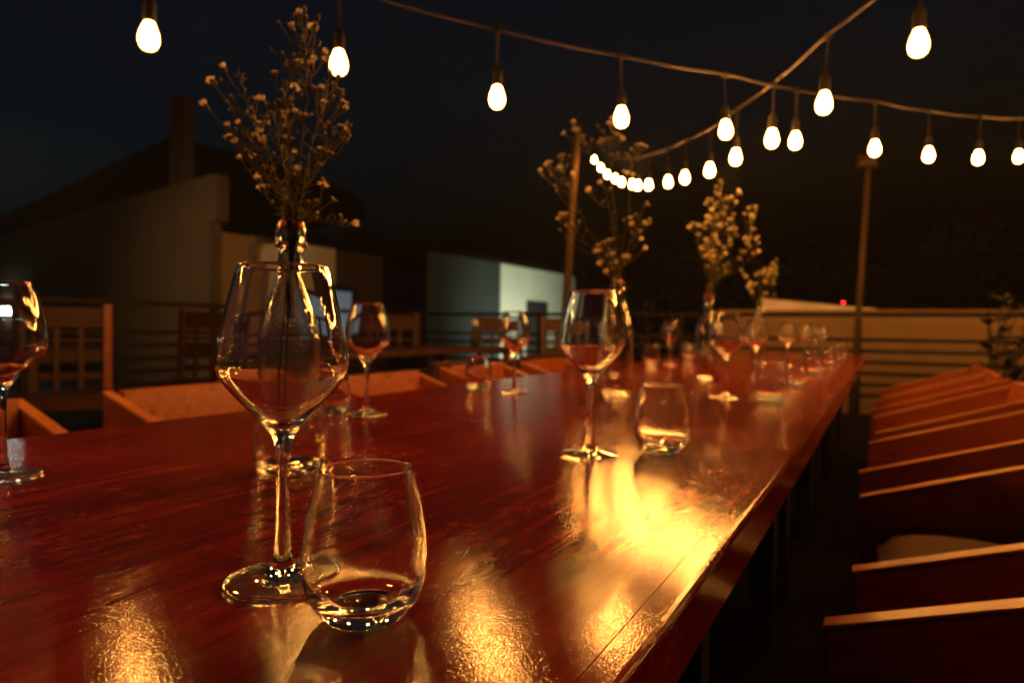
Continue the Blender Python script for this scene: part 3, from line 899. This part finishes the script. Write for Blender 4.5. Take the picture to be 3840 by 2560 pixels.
def bouquet(base, label, sprigs, scale=1.0, size=1.0, buds=1.0, half=0.3):
    """sprigs: list of (polyline of main stem in (u, w) above the bottle mouth, depth lean, list of flower tips)"""
    bx, by = base
    zb = ztop(by)
    o = empty('flower_bouquet', (bx, by, zb + 0.02), YAW, label=label, cat='bouquet', group='daisy bouquets in bottles')
    mouth = 0.288
    for si, (main, dep, tips) in enumerate(sprigs):
        rnd = random.Random(si * 17 + int(by * 1000))
        ang = rnd.uniform(0, 6.28)
        ca, sa = math.cos(ang), math.sin(ang)
        if si % 5 == 0:      # a long stem that reaches the bottom of the bottle
            pts = [Vector((0.026 * ca, 0.026 * sa, 0.016)), Vector((0.018 * ca, 0.018 * sa, 0.13))]
        else:                # a short one that ends in the shoulder
            pts = [Vector((0.005 * ca, 0.005 * sa, 0.17)), Vector((0.005 * ca, 0.005 * sa, 0.21))]
        pts += [
               Vector((main[0][0] * 0.3 * scale + rnd.uniform(-.003, .003), rnd.uniform(-.004, .004), 0.255)),
               Vector((max(-.008, min(.008, main[0][0] * scale)), rnd.uniform(-.005, .005), mouth))]
        for q, (u, w_) in enumerate(main):
            f = (q + 1) / len(main)
            if w_ > 0.005 or q > 0:
                pts.append(Vector((u * scale, dep * f * scale, mouth + w_ * scale)))
        path = curve3(pts, 5)
        nP = len(path)
        m = MB()
        m.tube(path, [0.0010 - 0.0004 * i / nP for i in range(nP)], 5)
        start = 15
        spots = []
        for (u, w_, kind) in tips:
            tip = Vector((u * scale, dep * rnd.uniform(0.3, 1.3) * scale + rnd.uniform(-.02, .03) * scale, mouth + w_ * scale))
            # leave the main stem below the tip
            best, bi = 1e9, start
            for i in range(start, nP):
                p = path[i]
                lat = math.hypot(p.x - tip.x, p.y - tip.y)
                want = tip.z - (0.55 * lat + 0.018 * scale)
                sc_ = abs(p.z - want) + 0.35 * lat
                if sc_ < best: best, bi = sc_, i
            s_ = path[bi]
            mid = s_.lerp(tip, 0.5) + Vector((rnd.uniform(-.004, .004), rnd.uniform(-.004, .004), -0.10 * (tip - s_).length))
            br = curve3([s_, mid, tip], 4)
            m.tube(br, [0.0008] * (len(br) - 1) + [0.0006], 4)
            d = (br[-1] - br[-2]).normalized()
            spots.append((tip, d, kind))
            # side buds on the branch
            for _ in range(2):
                if rnd.random() < 0.55 * buds:
                    k = rnd.randint(2, len(br) - 2)
                    e = br[k] + Vector((rnd.uniform(-1, 1), rnd.uniform(-1, 1), rnd.uniform(0.3, 1.3))).normalized() * rnd.uniform(.010, .022) * scale
                    m.tube([br[k], br[k].lerp(e, .5) + Vector((0, 0, -.001)), e], [0.0006, 0.0005, 0.0005], 4)
                    spots.append((e, (e - br[k]).normalized(), 'b'))
        # narrow leaves on the stems
        for i in range(start, nP - 1):
            for _ in range(2):
                if rnd.random() < 0.75:
                    p = path[i]
                    d = Vector((rnd.uniform(-1, 1), rnd.uniform(-1, 1), rnd.uniform(0.2, 1.6))).normalized()
                    L = rnd.uniform(.010, .024) * scale
                    sd_ = d.cross(Vector((rnd.uniform(-1, 1), rnd.uniform(-1, 1), rnd.uniform(-1, 1)))).normalized() * 0.0011
                    q = p + d * L * .5 + Vector((0, 0, .001))
                    e = p + d * L + Vector((0, 0, -.002))
                    m.add([p, q + sd_, e, q - sd_], [(0, 1, 2, 3)])
        st = m.build('flower_stem', MAT['stem'], o)
        for tip, d, kind in spots:
            if kind == 'b':
                s = rnd.uniform(.8, 1.15) * size
                place(BUD, 'bud', st, tip, orient(d), (s, s, s))
            else:
                tilt = (d + Vector((rnd.uniform(-.4, .4), rnd.uniform(-.6, .2), rnd.uniform(-.1, .5)))).normalized()
                s = rnd.uniform(.85, 1.15) * size
                hf = kind == 'h' or (kind == 'f' and rnd.random() < half)
                place(HALF if hf else FLOWER, 'flower', st, tip, orient(tilt), (s, s, s))

def cv(lst, cx, cy_, k, kind='f'):
    out = []
    for t in lst:
        out.append(((t[0] - cx) * k, (cy_ - t[1]) * k, t[2] if len(t) > 2 else kind))
    return out
def ml(lst, cx, cy_, k): return [((x - cx) * k, (cy_ - y) * k) for x, y in lst]

K1 = 0.000188
def sp1(main, dep, tips):
    wide = lambda l: [(t[0] * 1.10,) + tuple(t[1:]) for t in l]
    return (wide(ml(main, 690, 1470, K1)), dep, wide(cv(tips, 690, 1470, K1)))
bouquet(BOTS[0], 'tall white daisy bouquet in the bottle behind the big wine glass', [
    sp1([(670, 1380), (600, 1200), (520, 950), (440, 760), (385, 640), (340, 480), (285, 400)], 0.02, [(258, 405, 'h'), (70, 400), (100, 638, 'h'), (418, 578), (150, 490, 'b'), (215, 590, 'b'), (285, 690, 'b'), (415, 740), (380, 705, 'h'), (275, 575, 'b')]),
    sp1([(725, 1400), (745, 1150), (775, 850), (800, 600), (798, 420), (795, 250), (780, 110)], -0.02, [(770, 85), (800, 78), (652, 145, 'b'), (733, 172, 'h'), (820, 110, 'b'), (898, 200, 'b'), (855, 225, 'b'), (880, 285, 'h'), (868, 320), (635, 365, 'b'), (708, 400), (760, 390), (830, 340), (815, 330, 'h'), (683, 365, 'b'), (850, 430, 'h'), (775, 450, 'b'), (720, 470, 'b')]),
    sp1([(730, 1400), (765, 1150), (800, 900), (840, 700), (870, 560), (890, 440)], 0.03, [(915, 400), (940, 390), (985, 530), (1000, 605), (965, 600, 'h'), (920, 520, 'b'), (850, 555), (925, 470, 'b'), (945, 630, 'b'), (855, 515, 'h'), (830, 560)]),
    sp1([(735, 1400), (770, 1250), (820, 1120), (880, 1020), (930, 930), (980, 860)], 0.0, [(1000, 790), (1015, 810), (1045, 780, 'b'), (945, 850, 'b'), (893, 850, 'b'), (895, 955), (915, 965), (870, 950), (1040, 900, 'b'), (830, 985, 'b'), (835, 1040, 'b')]),
    sp1([(700, 1390), (690, 1200), (690, 1000), (695, 850), (690, 700), (680, 580)], -0.03, [(690, 515), (655, 525), (660, 605, 'b'), (680, 625, 'b'), (705, 740), (745, 765), (725, 745), (800, 770), (750, 730, 'b'), (693, 855, 'h'), (655, 745, 'b')]),
    sp1([(680, 1390), (655, 1200), (620, 1050), (585, 900), (560, 760), (545, 690)], 0.02, [(572, 650), (510, 640, 'h'), (520, 590, 'b'), (625, 740), (520, 790, 'h'), (555, 710, 'b'), (460, 700, 'b'), (640, 885), (610, 890), (625, 930, 'h'), (660, 880)]),
    sp1([(665, 1390), (610, 1230), (550, 1090), (500, 990), (455, 940), (400, 900)], -0.02, [(315, 905), (330, 850, 'h'), (385, 815, 'h'), (358, 878, 'b'), (407, 880, 'b'), (490, 910), (545, 900), (385, 962, 'h'), (555, 970, 'h'), (440, 1025, 'h'), (425, 1078, 'h'), (520, 905)]),
    sp1([(670, 1400), (620, 1300), (560, 1240), (510, 1180)], 0.02, [(490, 1235), (420, 1137, 'h'), (535, 1165, 'b'), (480, 1120, 'b'), (555, 1330, 'b'), (630, 1100, 'b'), (690, 1140, 'b'), (730, 1120, 'h')]),
    sp1([(720, 1420), (790, 1390), (850, 1330)], 0.01, [(875, 1207), (913, 1285), (800, 1420, 'b'), (840, 1330, 'b')]),
    sp1([(730, 1455), (800, 1450), (880, 1465), (980, 1472)], 0.02, [(1095, 1488), (980, 1428, 'b')]),
], 0.94, 1.15)

K2 = 0.000355
def sp2(main, dep, tips): return (ml(main, 620, 1250, K2), dep, cv(tips, 620, 1250, K2))
bouquet(BOTS[1], 'spreading white daisy bouquet in the second bottle, in front of the timber pole', [
    sp2([(600, 1180), (590, 950), (540, 650), (440, 380), (350, 220)], 0.02, [(215, 135), (285, 140), (275, 95, 'h'), (360, 160, 'b'), (300, 150), (410, 220, 'b'), (410, 570), (400, 580)]),
    sp2([(610, 1180), (600, 900), (560, 550), (540, 300), (560, 180)], -0.02, [(545, 90), (500, 230), (480, 235), (580, 190), (630, 210), (460, 105, 'b'), (620, 70), (560, 60), (600, 320, 'b'), (610, 170), (480, 550, 'h')]),
    sp2([(600, 1180), (520, 1050), (400, 900), (290, 650), (200, 480)], 0.0, [(175, 345), (195, 335), (75, 415), (95, 400), (40, 440), (50, 475, 'b'), (115, 450, 'b'), (115, 490, 'b'), (185, 420, 'h'), (265, 485, 'h'), (250, 545, 'b'), (250, 325, 'b'), (160, 585, 'b')]),
    sp2([(600, 1190), (500, 1080), (380, 960), (290, 880)], 0.03, [(195, 765), (215, 755), (180, 785), (195, 870, 'b'), (245, 830, 'b'), (325, 820, 'b'), (385, 875, 'b'), (330, 830, 'b')]),
    sp2([(625, 1180), (650, 1000), (690, 750), (690, 520), (720, 360)], -0.01, [(770, 260), (740, 255), (800, 262), (700, 325, 'b'), (680, 460, 'h'), (710, 490, 'h'), (760, 495, 'b'), (815, 695)]),
    sp2([(630, 1190), (700, 1000), (770, 850), (790, 760)], 0.02, [(830, 815), (845, 825), (725, 785, 'h'), (710, 840, 'h'), (785, 880), (785, 945, 'h'), (818, 1010, 'h'), (660, 810, 'b')]),
    sp2([(615, 1200), (590, 1120), (550, 1050), (510, 1000)], -0.02, [(540, 965), (520, 975), (560, 960), (475, 1000), (455, 1050), (480, 1140), (545, 1195, 'h'), (565, 1070, 'h'), (655, 1090), (675, 1085), (600, 1130, 'h'), (675, 1130, 'b')]),
], 1.0, 1.6, 0.8)

K3 = 0.00047
def sp3(main, dep, tips): return (ml(main, 1280, 1370, K3), dep, cv(tips, 1280, 1370, K3))
rz = random.Random(5)
extra = [(rz.gauss(1300, 55), rz.uniform(780, 1110)) for _ in range(18)]
bouquet(BOTS[2], 'dense white daisy bouquet in the third bottle, brightly lit', [
    sp3([(1290, 1300), (1310, 1100), (1350, 850), (1370, 650)], 0.02, [(1375, 500), (1385, 520), (1325, 560), (1365, 600), (1275, 645), (1300, 655), (1260, 680), (1415, 630), (1330, 690), (1400, 715), (1480, 600), (1500, 605), (1400, 650), (1440, 640), (1470, 680, 'h')]),
    sp3([(1285, 1300), (1280, 1100), (1280, 900), (1290, 800)], -0.03, [(1270, 755), (1255, 790), (1280, 800), (1310, 810), (1335, 855), (1290, 950), (1300, 930), (1230, 850)] + extra[:9]),
    sp3([(1270, 1310), (1240, 1150), (1200, 1000), (1180, 900)], 0.0, [(1150, 840), (1140, 860), (1190, 855), (1225, 880), (1220, 1030), (1250, 1090), (1245, 990), (1275, 1160), (1310, 1130)]),
    sp3([(1300, 1300), (1350, 1150), (1430, 1000), (1490, 900)], 0.03, [(1380, 760), (1440, 800), (1430, 830), (1440, 880), (1480, 755), (1500, 860), (1500, 910), (1380, 980), (1450, 960), (1430, 1000), (1400, 1080), (1380, 830)] + extra[9:]),
    sp3([(1310, 1300), (1400, 1180), (1500, 1090), (1560, 1020)], -0.02, [(1600, 720), (1615, 735), (1580, 715), (1545, 760), (1580, 780), (1580, 890), (1640, 940), (1560, 980), (1620, 990), (1540, 1050), (1600, 1060), (1640, 1050), (1560, 950), (1590, 1010), (1480, 1110), (1540, 1000), (1610, 960)]),
    sp3([(1300, 1310), (1340, 1250), (1370, 1220)], 0.01, [(1400, 1190), (1390, 1160), (1410, 1205, 'h'), (1335, 1040), (1330, 1090)]),
], 1.0, 1.85, 0.7, 0.2)

K4 = 0.00075
def sp4(main, dep, tips): return (ml(main, 1660, 1440, K4), dep, cv(tips, 1660, 1440, K4))
bouquet(BOTS[3], 'smallest and farthest daisy bouquet, right of the dense one', [
    sp4([(1670, 1400), (1710, 1320), (1760, 1220), (1790, 1130)], 0.02, [(1800, 1070), (1790, 1100), (1790, 1130), (1805, 1150), (1805, 1180), (1780, 1260), (1800, 1350), (1740, 1210), (1790, 1220)]),
    sp4([(1660, 1400), (1670, 1300), (1690, 1220)], -0.03, [(1720, 1150), (1700, 1160), (1690, 1180), (1735, 1165), (1630, 1200), (1700, 1250), (1640, 1260), (1700, 1340), (1720, 1190), (1650, 1180)]),
    sp4([(1650, 1400), (1610, 1300), (1560, 1210)], 0.0, [(1525, 1160), (1540, 1190), (1560, 1210), (1580, 1270), (1570, 1290), (1620, 1330), (1600, 1260)]),
], 0.95, 2.0, 0.4, 0.3)

# ------------------------------------------------------------------ shrub at the right and trees beyond
lf = MB()
for i, (a, b, wv) in enumerate([(0, .3, .0), ]): pass
L_ = 0.13
lf.add([(0, 0, 0), (0.03, L_ * .3, .010), (0.036, L_ * .55, .012), (0.02, L_ * .82, .004), (0, L_, -.012), (-0.02, L_ * .82, .004), (-0.036, L_ * .55, .012), (-0.03, L_ * .3, .010), (0, L_ * .3, 0), (0, L_ * .55, .001), (0, L_ * .82, -.003)],
       [(0, 1, 8), (1, 2, 9, 8), (2, 3, 10, 9), (3, 4, 10), (0, 8, 7), (8, 9, 6, 7), (9, 10, 5, 6), (10, 4, 5)], True)
LEAF = lf.mesh('leaf', MAT['leaf'])
def shrub(x, y, h, spread, nleaf, label, seed, pot=True):
    rnd = random.Random(seed)
    o = empty('potted_shrub' if pot else 'shrub', (x, y, 0), label=label, cat='shrub')
    if pot:
        m = MB(); m.lathe([(0, 0), (0.15, 0), (0.17, .02), (0.21, .30), (0.225, .31), (0.225, .35), (0.20, .35), (0.195, .31), (0, .31)], 24); m.build('pot', MAT['clay'], o)
    base = 0.31 if pot else 0.0
    m = MB()
    tips = []
    for k in range(8):
        a = rnd.uniform(0, 6.28)
        s = rnd.uniform(.2, 1) * spread
        top = Vector((math.cos(a) * s, math.sin(a) * s, base + (h - base) * rnd.uniform(.6, 1)))
        p = curve3([(rnd.uniform(-.05, .05), rnd.uniform(-.05, .05), base), (top.x * .3, top.y * .3, base + (top.z - base) * .5), top], 5)
        m.tube(p, [0.009 - 0.005 * i / len(p) for i in range(len(p))], 5)
        tips += [(p[i], (p[min(i + 1, len(p) - 1)] - p[i - 1]).normalized()) for i in range(3, len(p))]
    m.build('stem', MAT['bark'], o)
    for k in range(nleaf):
        p, d = rnd.choice(tips)
        dd_ = (d * 0.4 + Vector((rnd.uniform(-1, 1), rnd.uniform(-1, 1), rnd.uniform(-.5, .5)))).normalized()
        s = rnd.uniform(.7, 1.25)
        place(LEAF, 'leaf', o, p, dd_.to_track_quat('Y', 'Z').to_euler(), (s, s, s))
shrub(0.74, 6.45, 1.22, 0.30, 80, 'dark leafy shrub in front of the tan wall, behind the right hand chairs', 3)
shrub(0.98, 6.10, 1.08, 0.36, 80, 'dark leafy shrub at the right edge of the picture', 9)
sh_o = (-2.75, 9.25)
shrub(-2.9, 9.3, 1.42, 0.30, 60, 'dark shrub outside the far railing behind the second bouquet', 12, False)

def tree(x, y, h, r, label, seed):
    rnd = random.Random(seed)
    o = empty('tree', (x, y, -0.35), label=label, cat='tree', group='dark trees beyond the terrace')
    m = MB()
    m.tube(curve3([(0, 0, 0), (.1, 0, h * .3), (0, .1, h * .6), (.1, .1, h * .85)], 4), [.18 - .012 * i for i in range(13)], 7)
    for k in range(7):
        a = rnd.uniform(0, 6.28); z0 = h * rnd.uniform(.3, .6)
        m.tube([(0.05, 0, z0), (math.cos(a) * r * .4, math.sin(a) * r * .4, z0 + h * .12), (math.cos(a) * r * .8, math.sin(a) * r * .8, z0 + h * .2)], [.07, .045, .02], 5)
    m.build('trunk', MAT['bark'], o)
    c = MB()
    cl = []
    for k in range(26):
        a = rnd.uniform(0, 6.28); q = r * rnd.uniform(.1, .95); z = h * rnd.uniform(.42, .97)
        q *= math.sqrt(max(0.08, 1 - ((z / h - .62) / .42) ** 2))
        cl.append(Vector((math.cos(a) * q, math.sin(a) * q, z)))
    for k in range(2600):
        ctr = rnd.choice(cl)
        p = ctr + Vector((rnd.gauss(0, 1), rnd.gauss(0, 1), rnd.gauss(0, .7))) * r * .17
        u = Vector((rnd.uniform(-1, 1), rnd.uniform(-1, 1), rnd.uniform(-1, 1))).normalized()
        v = u.cross(Vector((rnd.uniform(-1, 1), rnd.uniform(-1, 1), rnd.uniform(-1, 1)))).normalized()
        s = rnd.uniform(.10, .2)
        c.add([p - u * s, p + v * s * .5, p + u * s, p - v * s * .5], [(0, 1, 2, 3)])
    c.build('crown', MAT['tree'], o, kind='stuff')
tree(6.5, 22, 5.2, 3.2, 'dark tree silhouette at the right edge beyond the tan wall', 1)
tree(2.2, 27, 4.2, 3.2, 'dark tree silhouette beyond the tan wall, right of the far pole', 2)
tree(-3.2, 30, 4.0, 3.4, 'dark tree silhouette behind the far end of the table', 3)
tree(-8.2, 31, 4.4, 3.2, 'dark tree silhouette right of the pale house wall', 4)

# ------------------------------------------------------------------ thin haze added for the glow and veil round the bulbs
HAZE = 0.0010
hz_m = bpy.data.materials.new('glow_haze')
hz_m.use_nodes = True
ht = hz_m.node_tree
for n_ in list(ht.nodes):
    if n_.type == 'BSDF_PRINCIPLED': ht.nodes.remove(n_)
pv = ht.nodes.new('ShaderNodeVolumePrincipled')
pv.inputs['Color'].default_value = (0.92, 0.93, 0.95, 1)
pv.inputs['Density'].default_value = HAZE
ht.links.new(pv.outputs[0], ht.nodes['Material Output'].inputs['Volume'])
hb = MB(); hb.box((-92, -42, -1.35), (92, 112, 7.2)); hb.build('haze', hz_m, kind='stuff')
